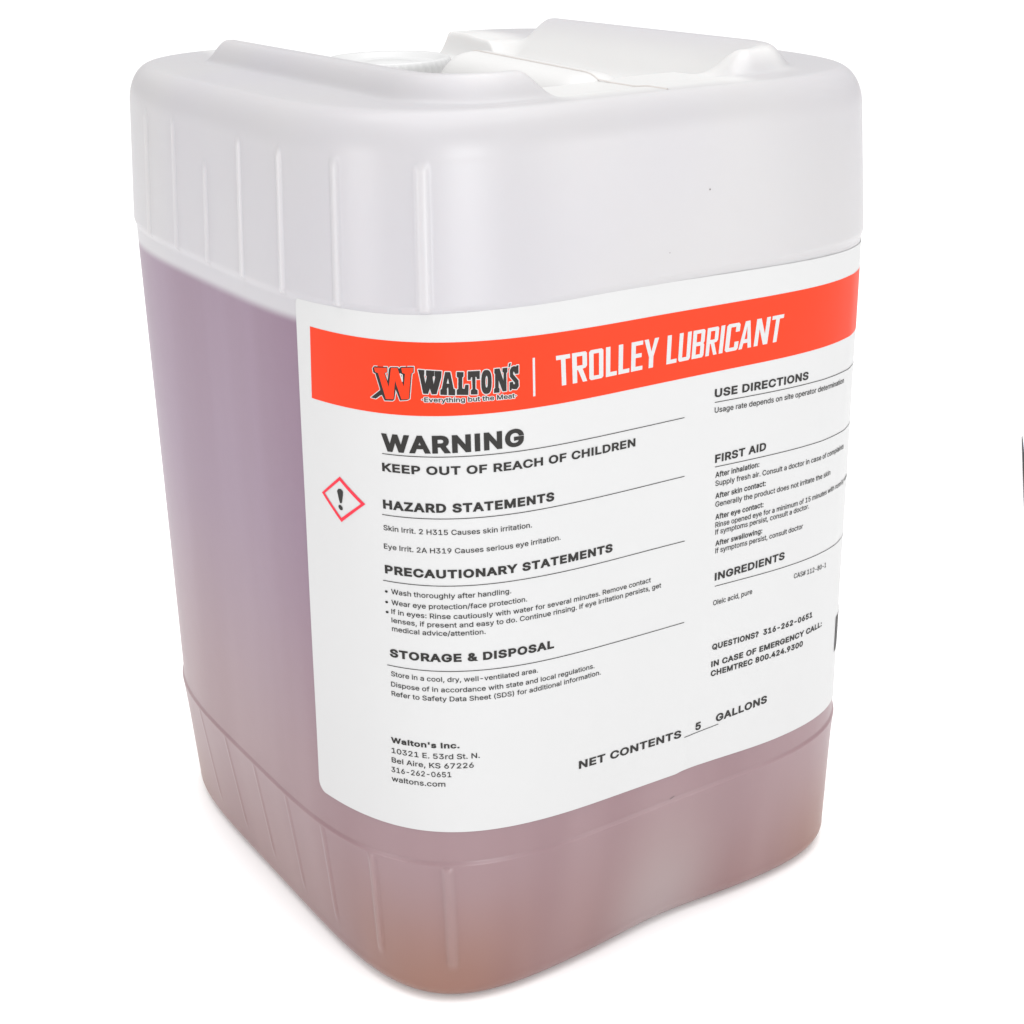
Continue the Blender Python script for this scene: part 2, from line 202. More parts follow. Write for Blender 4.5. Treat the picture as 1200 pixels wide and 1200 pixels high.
 'o': (415, ['207,-8;159,-2;117,16;82,46;56,85;40,133;34,187;40,243;56,291;82,330;117,360;159,378;207,384;256,378;299,360;333,330;359,291;376,243;381,187;376,133;359,85;333,46;299,16;256,-2','207,46;242,51;270,66;292,89;307,117;316,151;319,187;316,224;307,258;292,287;270,310;242,325;207,330;173,325;145,310;124,287;108,258;99,224;96,187;99,151;108,117;124,89;145,66;173,51']),
 'p': (424, ['53,-143;53,379;112,379;112,319;118,319;137,346;152,360;171,373;197,381;229,384;274,378;313,361;345,332;370,293;385,245;390,189;385,133;370,84;346,45;313,16;274,-2;229,-8;198,-5;173,4;153,17;138,31;118,59;114,-143','220,47;253,51;279,66;301,88;316,117;325,151;328,189;325,227;316,261;301,290;280,311;253,325;220,330;188,325;161,312;140,291;125,263;116,229;113,189;116,150;125,115;140,86;162,65;188,51']),
 'r': (259, ['53,0;53,379;112,379;112,321;130,347;152,367;181,380;213,385;243,384;243,322;207,326;182,323;159,315;140,301;126,284;117,262;114,237;114,0']),
 's': (365, ['182,-8;145,-5;112,3;84,18;62,38;45,63;36,94;94,107;105,79;124,60;150,49;181,45;217,50;244,62;262,81;268,103;265,121;254,136;237,147;212,155;149,170;104,186;72,208;53,237;47,274;51,305;65,332;87,354;115,370;149,381;187,384;223,381;254,372;279,358;299,339;314,316;324,290;268,277;258,298;243,316;219,328;187,333;156,329;131,317;114,299;109,277;112,258;124,243;144,232;172,223;229,209;275,194;306,171;325,142;331,107;326,75;312,47;290,24;260,6;223,-5']),
 't': (227, ['204,379;204,327;6,327;6,379','65,471;126,471;126,98;128,76;136,61;150,53;170,50;202,54;213,2;203,-1;192,-3;168,-4;125,2;92,21;72,52;65,93']),
 'u': (410, ['182,-5;146,-1;115,11;89,31;69,59;57,95;53,139;53,379;114,379;114,144;119,105;137,75;164,56;200,50;226,53;249,62;268,77;283,97;293,122;296,153;296,379;357,379;357,0;298,0;298,92;307,92;286,47;257,17;222,0']),
 'v': (389, ['163,0;17,379;84,379;165,155;177,121;187,87;196,53;206,21;184,21;194,53;203,87;213,121;224,155;305,379;371,379;226,0']),
 'w': (567, ['138,0;23,379;87,379;133,214;154,137;165,91;175,41;165,41;175,90;196,176;206,214;252,379;316,379;362,214;371,176;382,136;392,91;402,41;391,41;402,90;423,176;434,214;480,379;545,379;429,0;368,0;319,172;305,225;297,252;291,280;277,338;291,338;263,225;255,198;248,172;199,0']),
 'y': (389, ['47,-139;61,-86;71,-87;88,-90;104,-89;118,-84;130,-74;141,-58;151,-36;163,-1;17,379;84,379;165,155;177,121;187,87;196,53;206,21;184,21;193,53;202,87;212,121;224,155;305,379;371,379;204,-58;191,-85;177,-107;159,-124;139,-136;117,-143;91,-145;77,-145']),
 '·': (196, ['98,196;81,200;66,210;56,224;52,242;56,259;66,274;81,284;98,287;116,284;130,274;140,259;144,242;140,224;130,210;116,200']),
}

# ------------------------------------------------------------------ scene, camera, world, lamps
scene = bpy.context.scene
COL = scene.collection
vs = scene.view_settings
vs.view_transform = 'Standard'; vs.look = 'None'; vs.exposure = 0.0; vs.gamma = 1.0; vs.use_curve_mapping = False
scene.cycles.max_bounces = 10; scene.cycles.diffuse_bounces = 6; scene.cycles.glossy_bounces = 4
scene.cycles.transparent_max_bounces = 12
scene.cycles.use_denoising = True

def make_camera():
    F = FIT
    az, pi, ro = F['az'], F['pitch'], F['roll']
    d = np.array([math.sin(az)*math.cos(pi), math.cos(az)*math.cos(pi), -math.sin(pi)])
    r = np.array([math.cos(az), -math.sin(az), 0.0]); u = np.cross(r, d)
    r2 = r*math.cos(ro)+u*math.sin(ro); u2 = -r*math.sin(ro)+u*math.cos(ro)
    c = np.array([F['tx'], F['ty'], F['tz']+ZS]) - d*F['dist']
    cam = bpy.data.cameras.new('camera'); o = bpy.data.objects.new('camera', cam); COL.objects.link(o)
    o.matrix_world = Matrix(((r2[0], u2[0], -d[0], c[0]), (r2[1], u2[1], -d[1], c[1]), (r2[2], u2[2], -d[2], c[2]), (0, 0, 0, 1)))
    cam.sensor_width = 36.0; cam.sensor_fit = 'HORIZONTAL'
    cam.lens = F['f']/1200.0*36.0
    cam.shift_x = (600.0-F['px'])/1200.0; cam.shift_y = (F['py']-600.0)/1200.0
    cam.clip_start = 0.01; cam.clip_end = 200.0
    scene.camera = o
    return c, d, r2, u2
CAM, CD, CR, CU = make_camera()
def on_floor(px, py, z=0.0):
    v = CD + (px-FIT['px'])/FIT['f']*CR - (py-FIT['py'])/FIT['f']*CU
    t = (z-CAM[2])/v[2]
    return CAM+v*t

world = bpy.data.worlds.new('World'); scene.world = world; world.use_nodes = True
bg = world.node_tree.nodes['Background']
# added surround light: brightest overhead for a white floor, dimmer towards the horizon
_nt = world.node_tree
_tc = _nt.nodes.new('ShaderNodeTexCoord'); _sp = _nt.nodes.new('ShaderNodeSeparateXYZ'); _mr = _nt.nodes.new('ShaderNodeMapRange')
_nt.links.new(_tc.outputs['Generated'], _sp.inputs[0]); _nt.links.new(_sp.outputs['Z'], _mr.inputs[0])
for _i, _v in zip((1, 2, 3, 4), (0.0, 1.0, WORLD[0], WORLD[1])): _mr.inputs[_i].default_value = _v
_nt.links.new(_mr.outputs[0], bg.inputs['Strength'])
bg.inputs['Color'].default_value = (1.0, 1.0, 1.0, 1)

def area(name, loc, target, size, power, color=(1, 1, 1)):
    l = bpy.data.lights.new(name, 'AREA'); l.shape = 'RECTANGLE'; l.size, l.size_y = size; l.energy = power; l.color = color
    o = bpy.data.objects.new(name, l); COL.objects.link(o); o.location = loc
    o.rotation_euler = (Vector(target)-Vector(loc)).to_track_quat('-Z', 'Y').to_euler()
    return o
for a in LAMPS: area(*a)

# ------------------------------------------------------------------ helpers
def tag(o, label=None, cat=None, group=None, kind=None):
    if label: o['label'] = label
    if cat: o['category'] = cat
    if group: o['group'] = group
    if kind: o['kind'] = kind
    return o

def mesh_obj(name, verts, faces, mat, parent=None, smooth_faces=True):
    me = bpy.data.meshes.new(name)
    verts = np.asarray(verts, float).reshape(-1, 3)
    me.from_pydata(verts.tolist(), [], [tuple(int(i) for i in f) for f in faces])
    if smooth_faces: me.polygons.foreach_set('use_smooth', [True]*len(me.polygons))
    me.materials.append(mat); me.update()
    o = bpy.data.objects.new(name, me); COL.objects.link(o)
    if parent: o.parent = parent
    return o

class MB:
    """collects pieces of one mesh"""
    def __init__(self): self.v = []; self.f = []; self.n = 0
    def add(self, verts, faces):
        verts = np.asarray(verts, float).reshape(-1, 3)
        self.v.append(verts); self.f += [tuple(int(i)+self.n for i in f) for f in faces]; self.n += len(verts)
    def build(self, name, mat, parent=None, smooth_faces=True):
        return mesh_obj(name, np.concatenate(self.v), self.f, mat, parent, smooth_faces)

def grid_faces(nu, nv, close_u=False):
    f = []
    m = nu if close_u else nu-1
    for i in range(m):
        a, b = i*nv, ((i+1) % nu)*nv
        for j in range(nv-1):
            f.append((a+j, b+j, b+j+1, a+j+1))
    return f

def nodes_of(name):
    m = bpy.data.materials.new(name); m.use_nodes = True
    nt = m.node_tree
    return m, nt, nt.nodes['Principled BSDF']
def simple_mat(name, col, rough=0.5, spec=0.5, noise=0.0, scale=40.0):
    m, nt, p = nodes_of(name)
    p.inputs['Base Color'].default_value = (*col, 1); p.inputs['Roughness'].default_value = rough
    p.inputs['Specular IOR Level'].default_value = spec
    if noise:
        tc = nt.nodes.new('ShaderNodeTexCoord'); n = nt.nodes.new('ShaderNodeTexNoise'); n.inputs['Scale'].default_value = scale
        n.inputs['Detail'].default_value = 5
        r = nt.nodes.new('ShaderNodeMapRange'); r.inputs[3].default_value = 1-noise; r.inputs[4].default_value = 1+noise
        mx = nt.nodes.new('ShaderNodeMix'); mx.data_type = 'RGBA'; mx.blend_type = 'MULTIPLY'; mx.inputs[0].default_value = 1
        mx.inputs[6].default_value = (*col, 1)
        nt.links.new(tc.outputs['Object'], n.inputs['Vector']); nt.links.new(n.outputs['Fac'], r.inputs[0])
        nt.links.new(r.outputs[0], mx.inputs[7]); nt.links.new(mx.outputs[2], p.inputs['Base Color'])
    return m

def srgb(r, g, b):
    f = lambda c: (c/255/12.92) if c <= 10.3 else ((c/255+0.055)/1.055)**2.4
    return (f(r), f(g), f(b))

def plastic_mat():
    """milky jug wall; below the fill level the amber-mauve lubricant shows through it"""
    m, nt, p = nodes_of('milky_plastic_filled')
    N, Lk = nt.nodes, nt.links
    tc = N.new('ShaderNodeTexCoord'); sep = N.new('ShaderNodeSeparateXYZ'); Lk.new(tc.outputs['Object'], sep.inputs[0])
    def mrange(src, a, b, c=0.0, d=1.0, mode='SMOOTHSTEP'):
        r = N.new('ShaderNodeMapRange'); r.interpolation_type = mode
        for i, v in zip((1, 2, 3, 4), (a, b, c, d)): r.inputs[i].default_value = v
        Lk.new(src, r.inputs[0]); return r.outputs[0]
    def mix(fac, a, b, blend='MIX'):
        x = N.new('ShaderNodeMix'); x.data_type = 'RGBA'; x.blend_type = blend
        if isinstance(fac, float): x.inputs[0].default_value = fac
        else: Lk.new(fac, x.inputs[0])
        for i, v in ((6, a), (7, b)):
            if isinstance(v, tuple): x.inputs[i].default_value = (*v, 1)
            else: Lk.new(v, x.inputs[i])
        return x.outputs[2]
    def math_(op, a, b):
        x = N.new('ShaderNodeMath'); x.operation = op
        for i, v in ((0, a), (1, b)):
            if isinstance(v, float): x.inputs[i].default_value = v
            else: Lk.new(v, x.inputs[i])
        return x.outputs[0]
    ns = N.new('ShaderNodeTexNoise'); ns.inputs['Scale'].default_value = 11; ns.inputs['Detail'].default_value = 3
    Lk.new(tc.outputs['Object'], ns.inputs['Vector'])
    z = sep.outputs['Z']
    zn = math_('ADD', z, math_('MULTIPLY', math_('SUBTRACT', ns.outputs['Fac'], 0.5), 0.03))
    # lubricant: mauve through the wall, turning amber low down, most of all in the corners
    ax = math_('ABSOLUTE', sep.outputs['X'], 0.0); ay = math_('ABSOLUTE', sep.outputs['Y'], 0.0)
    corner = mrange(math_('ADD', ax, ay), 0.165, 0.205)
    low = mrange(zn, 0.064, 0.000)
    amb = math_('MULTIPLY', low, math_('ADD', math_('MULTIPLY', corner, 0.58), 0.30))
    rose = mrange(zn, 0.19, 0.05)
    liq = mix(rose, MAUVE, ROSE)
    liq = mix(amb, liq, AMBER)
    gleam = math_('MULTIPLY', math_('MULTIPLY', mrange(ax, 0.040, 0.0), mrange(sep.outputs['Y'], -0.06, -0.09)), mrange(zn, 0.075, 0.012))  # pale reflection low on the front, put into the liquid colour
    # faint upright streaks where the wall thickness varies
    mp = N.new('ShaderNodeMapping'); mp.inputs['Scale'].default_value = (26, 26, 2.2); Lk.new(tc.outputs['Object'], mp.inputs['Vector'])
    n4 = N.new('ShaderNodeTexNoise'); n4.inputs['Scale'].default_value = 1.0; n4.inputs['Detail'].default_value = 2; Lk.new(mp.outputs[0], n4.inputs['Vector'])
    liq = mix(mrange(n4.outputs['Fac'], 0.38, 0.64), mix(1.0, liq, (0.90, 0.85, 0.865), 'MULTIPLY'), liq)
    liq = mix(gleam, liq, GLEAM_AND_RIB)
    fill = mrange(z, Z_LIQ+0.0018, Z_LIQ-0.0024)
    ns2 = N.new('ShaderNodeTexNoise'); ns2.inputs['Scale'].default_value = 7; ns2.inputs['Detail'].default_value = 2
    Lk.new(tc.outputs['Object'], ns2.inputs['Vector'])
    milk = mix(mrange(ns2.outputs['Fac'], 0.4, 0.65), MILK, MILK2)
    # the plastic between the ridges is coloured whiter than the wall
    yy = math_('MULTIPLY', sep.outputs['Y'], -1.0)
    inner = math_('MULTIPLY', mrange(ax, 0.074, 0.060), mrange(yy, 0.106, 0.090))
    inner = math_('MAXIMUM', inner, math_('MULTIPLY', mrange(ax, 0.044, 0.034), mrange(yy, 0.119, 0.104)))
    inner = math_('MULTIPLY', inner, mrange(z, Z_TOP-0.020, Z_TOP-0.016))
    milk = mix(inner, milk, WHITEPL)
    # ribs are coloured milkier than the wall
    at = N.new('ShaderNodeAttribute'); at.attribute_name = 'rib_amount'
    milk = mix(math_('MULTIPLY', at.outputs['Fac'], 0.22), milk, WHITEPL)
    liq = mix(math_('MULTIPLY', at.outputs['Fac'], 0.22), liq, GLEAM_AND_RIB)
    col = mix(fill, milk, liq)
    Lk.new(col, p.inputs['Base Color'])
    p.inputs['Roughness'].default_value = 0.36
    p.inputs['Specular IOR Level'].default_value = 0.5
    p.inputs['Subsurface Weight'].default_value = 0.22
    p.inputs['Subsurface Radius'].default_value = (1.0, 0.75, 0.7)
    p.inputs['Subsurface Scale'].default_value = 0.006
    # faint moulding texture
    b = N.new('ShaderNodeBump'); b.inputs['Strength'].default_value = 0.06; b.inputs['Distance'].default_value = 0.0008
    n3 = N.new('ShaderNodeTexNoise'); n3.inputs['Scale'].default_value = 120; n3.inputs['Detail'].default_value = 6
    Lk.new(tc.outputs['Object'], n3.inputs['Vector']); Lk.new(n3.outputs['Fac'], b.inputs['Height']); Lk.new(b.outputs[0], p.inputs['Normal'])
    return m

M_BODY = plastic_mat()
M_WHITE = simple_mat('white_plastic', WHITEPL, 0.4, 0.5, 0.02)
M_CAP = simple_mat('cap_plastic', (0.50, 0.50, 0.50), 0.3)
M_SCUFF = simple_mat('scuff', (0.10, 0.085, 0.08), 0.6)
M_SEAM = simple_mat('seam_plastic', (0.46, 0.43, 0.41), 0.5)
M_LABEL = simple_mat('label_paper', LABELC, 0.42, 0.4, 0.012, 25)
M_ORANGE = simple_mat('label_orange', ORANGE, 0.45, 0.16, 0.02, 25)
M_INK = simple_mat('label_ink', (0.018, 0.017, 0.016), 0.5, 0.2)
M_LOGO = simple_mat('logo_black', (0.016, 0.014, 0.013), 0.5, 0.2)
M_RED = simple_mat('hazard_red', (0.58, 0.008, 0.030), 0.45, 0.3)
M_PRINTW = simple_mat('print_white', LABELC, 0.42, 0.35)
M_FLOOR = simple_mat('white_floor', (0.985, 0.985, 0.985), 0.9, 0.1)
M_BLACK = simple_mat('plain_black', (0.02, 0.02, 0.02), 0.5, 0.4)

# ------------------------------------------------------------------ setting
n = 24
R = 60.0
ang = np.linspace(0, 2*math.pi, n, endpoint=False)
floor = mesh_obj('floor', [(R*math.cos(a), R*math.sin(a), 0) for a in ang], [tuple(range(n))], M_FLOOR, None, False)
tag(floor, 'seamless white studio floor under the jug', 'floor', kind='structure')

# ------------------------------------------------------------------ the jug
jug = bpy.data.objects.new('plastic_jug', None); COL.objects.link(jug)
tag(jug, 'large square milky plastic jug of purplish lubricant with a white and orange label', 'jug')

RIB_S = [-0.1660, -0.1375, -0.1095, -0.0812, -0.0540, -0.0265, 0.0036]
RIB_TH = [float(theta_of(s)) for s in RIB_S]
RIB_TOP = [0.3125, 0.3125, 0.3005, 0.3125, 0.312, 0.3115, 0.311]
RIB_W = [0.0015, 0.0015, 0.0015, 0.0015, 0.0016, 0.0020, 0.0026]
RIB_LOW = [0.00025, 0.00025, 0.0003, 0.0003, 0.0004, 0.0008, 0.0010]

# columns of the body mesh: fine where ribs are, fine at the front seam
ss = np.concatenate([np.arange(-0.20, 0.02, 0.0007), np.arange(0.02, 0.20, 0.0014)])
th = list(theta_of(ss))
rest = np.linspace(th[-1], th[0]+2*math.pi, 560)[1:-1]
TH = np.array(th+list(rest))

def plate_h(x, y):
    """height of the moulded top relative to the shoulder plate"""
    ax = np.abs(x)
    # rounded-rectangle distance inside the ridge outline
    right = smooth(-0.02, 0.02, x)
    hx, hy, r = 0.0855-0.0030*right, 0.1070-0.0055*right, 0.030+0.004*right
    qx, qy = ax-(hx-r), np.abs(y)-(hy-r)
    d = -(np.hypot(np.maximum(qx, 0), np.maximum(qy, 0)) + np.minimum(np.maximum(qx, qy), 0) - r)
    H = RIDGE_H-0.0009*right
    ds = 0.5*(d+np.sqrt(d*d+0.0012**2))
    ridge = H*(1-(1-np.clip(ds/0.0074, 0, 1))**1.8) - (H+0.0100)*smooth(0.0090, 0.0330, d)
    chan = -0.0008*smooth(0, 0.01, d) - 0.009*smooth(0.030, 0.050, d)
    back = -0.0015*smooth(0, 0.02, d) - 0.0085*smooth(0.020, 0.040, d)
    plain = np.where(y < 0, chan, back)
    m_front = smooth(0.036, 0.0500, ax + 0.25*np.clip(-(y+0.107), -0.03, 0.0)*0)
    m_back = 1-smooth(0.060, 0.076, y)
    m = np.where(y < 0, m_front, m_back*smooth(0.02, 0.03, ax))
    m = m*(1-smooth(0.060, 0.076, y))
    # away from the ridge zone everything inside is the sunken floor
    h = plain*(1-m) + ridge*m
    # round pocket for the cap
    rr = np.hypot(x-CAP[0], y-CAP[1])
    h = np.where(rr < 0.045, h*smooth(0.030, 0.036, rr) + (-0.013)*(1-smooth(0.030, 0.036, rr)), h)
    return h

def rear_drop(x, y):
    return 0.010*(1-smooth(0.036, 0.050, -x))*(1-smooth(0.046, 0.064, x))*smooth(0.035, 0.055, y)

def body_mesh():
    nT = len(TH)
    rows = []
    # under side and foot fillet
    rf = 0.0085
    o_f = side_offset(rf); N_b = 4.94
    def expo(z): return NEXP + (N_b-NEXP)*max(0.0, (ZS-z)/ZS)**1.35
    for k in np.linspace(0.0, 1.0, 10)[1:]:
        rows.append(('scale', 0.0, o_f-rf, k))
    for a in np.linspace(0, math.pi/2, 14)[1:]:
        rows.append(('side', rf-rf*math.cos(a), o_f-rf+rf*math.sin(a), None))
    zz = list(np.linspace(rf, ZS-0.001, 28)[1:]) + list(np.linspace(ZS-0.0005, ZS+0.0022, 12)) + list(np.linspace(ZS+0.004, Z_RIB-0.002, 60)) \
        + list(np.linspace(Z_RIB-0.0012, Z_RIB+0.0045, 16)) + list(np.linspace(Z_RIB+0.0055, Z_TOP-FIL_V, 70))
    for z in zz: rows.append(('side', z, side_offset(z), None))
    o_t = side_offset(Z_TOP-FIL_V)
    for a in np.linspace(0, math.pi/2, 30)[1:]:
        e = 2/FIL_N
        rows.append(('side', Z_TOP-FIL_V+FIL_V*math.sin(a)**e, o_t-FIL_H*(1-math.cos(a)**e), None))
    o_p = o_t-FIL_H
    for k in np.linspace(1, 0.0, 230)[1:-1]:
        rows.append(('top', Z_TOP, o_p, k))
    V = np.zeros((len(rows), nT, 3)); rib_amt = np.zeros((len(rows), nT))
    for i, (kind, z, o, k) in enumerate(rows):
        x, y = outline(TH, o, expo(z))
        if kind == 'scale':
            x, y = x*k, y*k; zc = np.zeros(nT)+z
            zc = zc + 0.004*(1-smooth(0.80, 0.95, k))
        elif kind == 'top':
            x, y = x*k, y*k; zc = Z_TOP + np.minimum(plate_h(x, y), np.where(y > 0.03, 0.02-(0.02+0.010)*(rear_drop(x, y)/0.010), 1.0))
        else:
            zc = np.zeros(nT)+z
            if z > Z_TOP-0.035: zc = zc - rear_drop(x, y)*float(smooth(Z_TOP-0.035, Z_TOP, z))
        if kind == 'side':
            # moulded vertical ribs
            bump = np.zeros(nT)
            for t, zt, w, lowh in zip(RIB_TH, RIB_TOP, RIB_W, RIB_LOW):
                ts = TH
                ds = np.abs(_s_of(ts)-_s_of(np.array([t])))
                prof = 1-smooth(w*0.35, w*1.0, ds)
                up = float(smooth(Z_RIB+0.0005, Z_RIB+0.002, z))*(1-float(smooth(zt-0.004, zt, z)))
                lo = float(smooth(0.014, 0.020, z))*(1-float(smooth(ZS-0.0015, ZS, z)))
                bump += prof*(0.0008*up + lowh*lo)
            rib_amt[i] = np.clip(bump/0.0008, 0, 1)
            # the wall is drawn in a little where the mould pinches it, low on the front
            bump = bump - 0.0022*np.exp(-((_s_of(TH)-0.103)/0.030)**2)*float(1-smooth(0.0, 0.050, z))
            x2, y2 = outline(TH, o+0.001, expo(z))
            x, y = x+(x2-x)*bump/0.001, y+(y2-y)*bump/0.001
        V[i, :, 0], V[i, :, 1], V[i, :, 2] = x, y, zc
    verts = V.reshape(-1, 3)
    faces = []
    nr = len(rows)
    for i in range(nr-1):
        a, b = i*nT, (i+1)*nT
        for j in range(nT):
            j2 = (j+1) % nT
            faces.append((a+j, a+j2, b+j2, b+j))
    c = [(0, 0, 0.004), (0, 0, Z_TOP+float(plate_h(np.array([0.0]), np.array([0.0]))[0]))]
    n0 = len(verts)
    verts = np.concatenate([verts, np.array(c)])
    for j in range(nT):
        j2 = (j+1) % nT
        faces.append((n0, j2, j)); faces.append((n0+1, (nr-1)*nT+j, (nr-1)*nT+j2))
    return verts, faces, np.concatenate([rib_amt.ravel(), [0, 0]])
_thf = np.linspace(math.pi*0.5, math.pi*3.2, 9001)
_xf, _yf = outline(_thf, -0.0005)
_sf = np.concatenate([[0], np.cumsum(np.hypot(np.diff(_xf), np.diff(_yf)))]); _sf -= np.interp(TH0, _thf, _sf)
def _s_of(t): return np.interp(t, _thf, _sf)

bv, bf_, rib_vals = body_mesh()
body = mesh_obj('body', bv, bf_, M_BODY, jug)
body.data.attributes.new('rib_amount', 'FLOAT', 'POINT').data.foreach_set('value', rib_vals.astype(np.float32))

# ---- carrying handle: a rounded bar along the middle of the top
def superbar(y0, y1, hw, z0, z1, n=40, m=48, drop=0.010, ex=2.6):
    """loft of rounded-top sections along y"""
    ys = y0+(y1-y0)*(0.5-0.5*np.cos(np.linspace(0, math.pi, n)))
    V = []
    for y in ys:
        e0 = np.clip((y-y0)/0.016, 0, 1); e1 = np.clip((y1-y)/0.008, 0, 1)
        f = (1-(1-e0)**2.4)**(1/2.4)*(1-(1-e1)**2.6)**(1/2.6)
        hgt = max((z1-z0)*f, 1e-4); w = hw*(0.80+0.20*f)
        slope = 0.0024*(y-y0)/(y1-y0)
        for a in np.linspace(0, math.pi, m):
            ca, sa = math.cos(a), math.sin(a)
            x = w*np.sign(ca)*abs(ca)**(2/ex); z = z0+(hgt+slope*f)*abs(sa)**(2/ex)
            V.append((x, y, z))
    return V, grid_faces(n, m)
hb = MB()
v_, f_ = superbar(HANDLE[0], HANDLE[1], HANDLE[2], Z_TOP-0.016, Z_TOP+HANDLE[3])
hb.add(v_, f_)
handle = hb.build("handle", M_WHITE, jug)

# ---- mould seam along the middle of the top: over the handle and down to the front edge
def seam_strip():
    mb = MB()
    pts = []
    hv = np.array(v_)
    top = hv.reshape(40, 48, 3)[:, 24]
    for p in top[::-1]:
        if p[2] > Z_TOP+float(plate_h(np.array([0.0]), np.array([p[1]]))[0]): pts.append((0.0, p[1], p[2]+0.00025))
    ys = np.linspace(HANDLE[0]-0.0006, -0.1135, 40)
    for y in ys:
        pts.append((0.0, y, Z_TOP+float(plate_h(np.array([0.0]), np.array([y]))[0])+0.00022))
    w = 0.00026
    V = []
    for p in pts: V += [(p[0]-w, p[1], p[2]-0.0002), (p[0], p[1], p[2]+0.0002), (p[0]+w, p[1], p[2]-0.0002)]
    mb.add(V, grid_faces(len(pts), 3))
    return mb.build('mould_seam', M_SEAM, jug)
seam_strip()

# ---- screw cap
def lathe(profile, n=96, knurl=None):
    V = []
    for i in range(n):
        a = 2*math.pi*i/n
        for (r, z, k) in profile:
            rr = r-(0.0005 if (k and (i//2) % 2) else 0.0)
            V.append((rr*math.cos(a), rr*math.sin(a), z))
    return V, grid_faces(n, len(profile), True)
cb = MB()
zc0, zc1 = Z_TOP-0.014, Z_TOP+CAP[3]
rc = CAP[2]
prof = [(rc, zc0, 1), (rc-0.0003, zc1-0.003, 1), (rc-0.0012, zc1-0.0008, 0), (rc-0.0026, zc1, 0), (rc-0.0045, zc1-0.0004, 0), (rc-0.0060, zc1-0.0022, 0), (rc-0.008, zc1-0.0026, 0), (0.011, zc1-0.0026, 0), (0.0095, zc1-0.0018, 0), (0.0002, zc1-0.0016, 0)]
v2, f2 = lathe(prof, 192)
v2 = np.array(v2)+np.array([CAP[0], CAP[1], 0])
cb.add(v2, f2)
cap = cb.build('screw_cap', M_CAP, jug)

# ------------------------------------------------------------------ the label
def poly2(c, s): return c[0]*s*s+c[1]*s+c[2]
LIFT = 0.00024
def on_label(s, z, extra):
    """a point on the slightly rippled paper, extra above it"""
    s = np.asarray(s, float); z = np.asarray(z, float)
    ripple = 0.00005*np.sin(s*55+z*21) + 0.00004*np.sin(s*130-z*80+1.0)
    # creases: puckers at the right-hand bend, one fold up from the lower edge
    ripple = ripple + 0.00022*np.exp(-((s-0.186-0.02*(z-0.18))/0.0035)**2)*smooth(0.12, 0.16, z)*(1-smooth(0.235, 0.262, z))
    ripple = ripple + 0.00016*np.exp(-((s-0.168+0.05*(z-0.2))/0.003)**2)*smooth(0.15, 0.18, z)*(1-smooth(0.21, 0.235, z))
    ripple = ripple + 0.00018*np.exp(-((s-0.1035-0.05*(z-0.075))/0.0022)**2)*(1-smooth(0.085, 0.120, z))
    P3 = wall(s, z, 0.0); P4 = wall(s, z, 0.001)
    return P3+(P4-P3)*((LIFT+extra+ripple)[..., None]/0.001)
def label_sheet():
    nu, nv = 300, 90
    vv = 0.5-0.5*np.cos(np.linspace(0, math.pi, nv))
    S = np.zeros((nu, nv)); Zz = np.zeros((nu, nv))
    s_end = 0.262
    for j, v in enumerate(vv):
        z_mid = poly2(LABEL_BOTTOM, -0.05)*(1-v)+poly2(LABEL_TOP, -0.05)*v
        sl = LABEL_LEFT[0]*z_mid+LABEL_LEFT[1]
        dz = min(v, 1-v)*0.187; r = 0.0042
        if dz < r: sl += r-math.sqrt(max(r*r-(r-dz)**2, 0))
        uu = np.linspace(0, 1, nu)**1.0
        s = sl+(s_end-sl)*uu
        sc = np.minimum(s, 0.205)
        S[:, j] = s; Zz[:, j] = (poly2(LABEL_BOTTOM, sc)+0.0007*smooth(0.0985, 0.1035, s)*(1-smooth(0.104, 0.150, s)))*(1-v)+poly2(LABEL_TOP, sc)*v
    P3 = on_label(S.ravel(), Zz.ravel(), 0.0)
    return P3, grid_faces(nu, nv)
lv, lf = label_sheet()
label = mesh_obj('label', lv, lf, M_LABEL, jug)

def strip(mb, s0, s1, zt, zb, lift, n=120, m=8):
    ss_ = np.linspace(s0, s1, n)
    S, V = np.meshgrid(ss_, np.linspace(0, 1, m), indexing='ij')
    Z = zb(S)*(1-V)+zt(S)*V
    mb.add(on_label(S.ravel(), Z.ravel(), lift), grid_faces(n, m))
band = MB()
nb = 130; mb_ = 10
V_, U_ = np.meshgrid(np.linspace(0, 1, mb_), np.linspace(0, 1, nb))
sl = -0.0418+(-0.0403+0.0418)*V_
S_ = sl+(0.262-sl)*U_
sc = np.minimum(S_, 0.205)
Z_ = poly2(BAND_BOTTOM, sc)*(1-V_)+poly2(BAND_TOP, sc)*V_
band.add(on_label(S_.ravel(), Z_.ravel(), 0.00006), grid_faces(nb, mb_))
band.build('header_band', M_ORANGE, label)

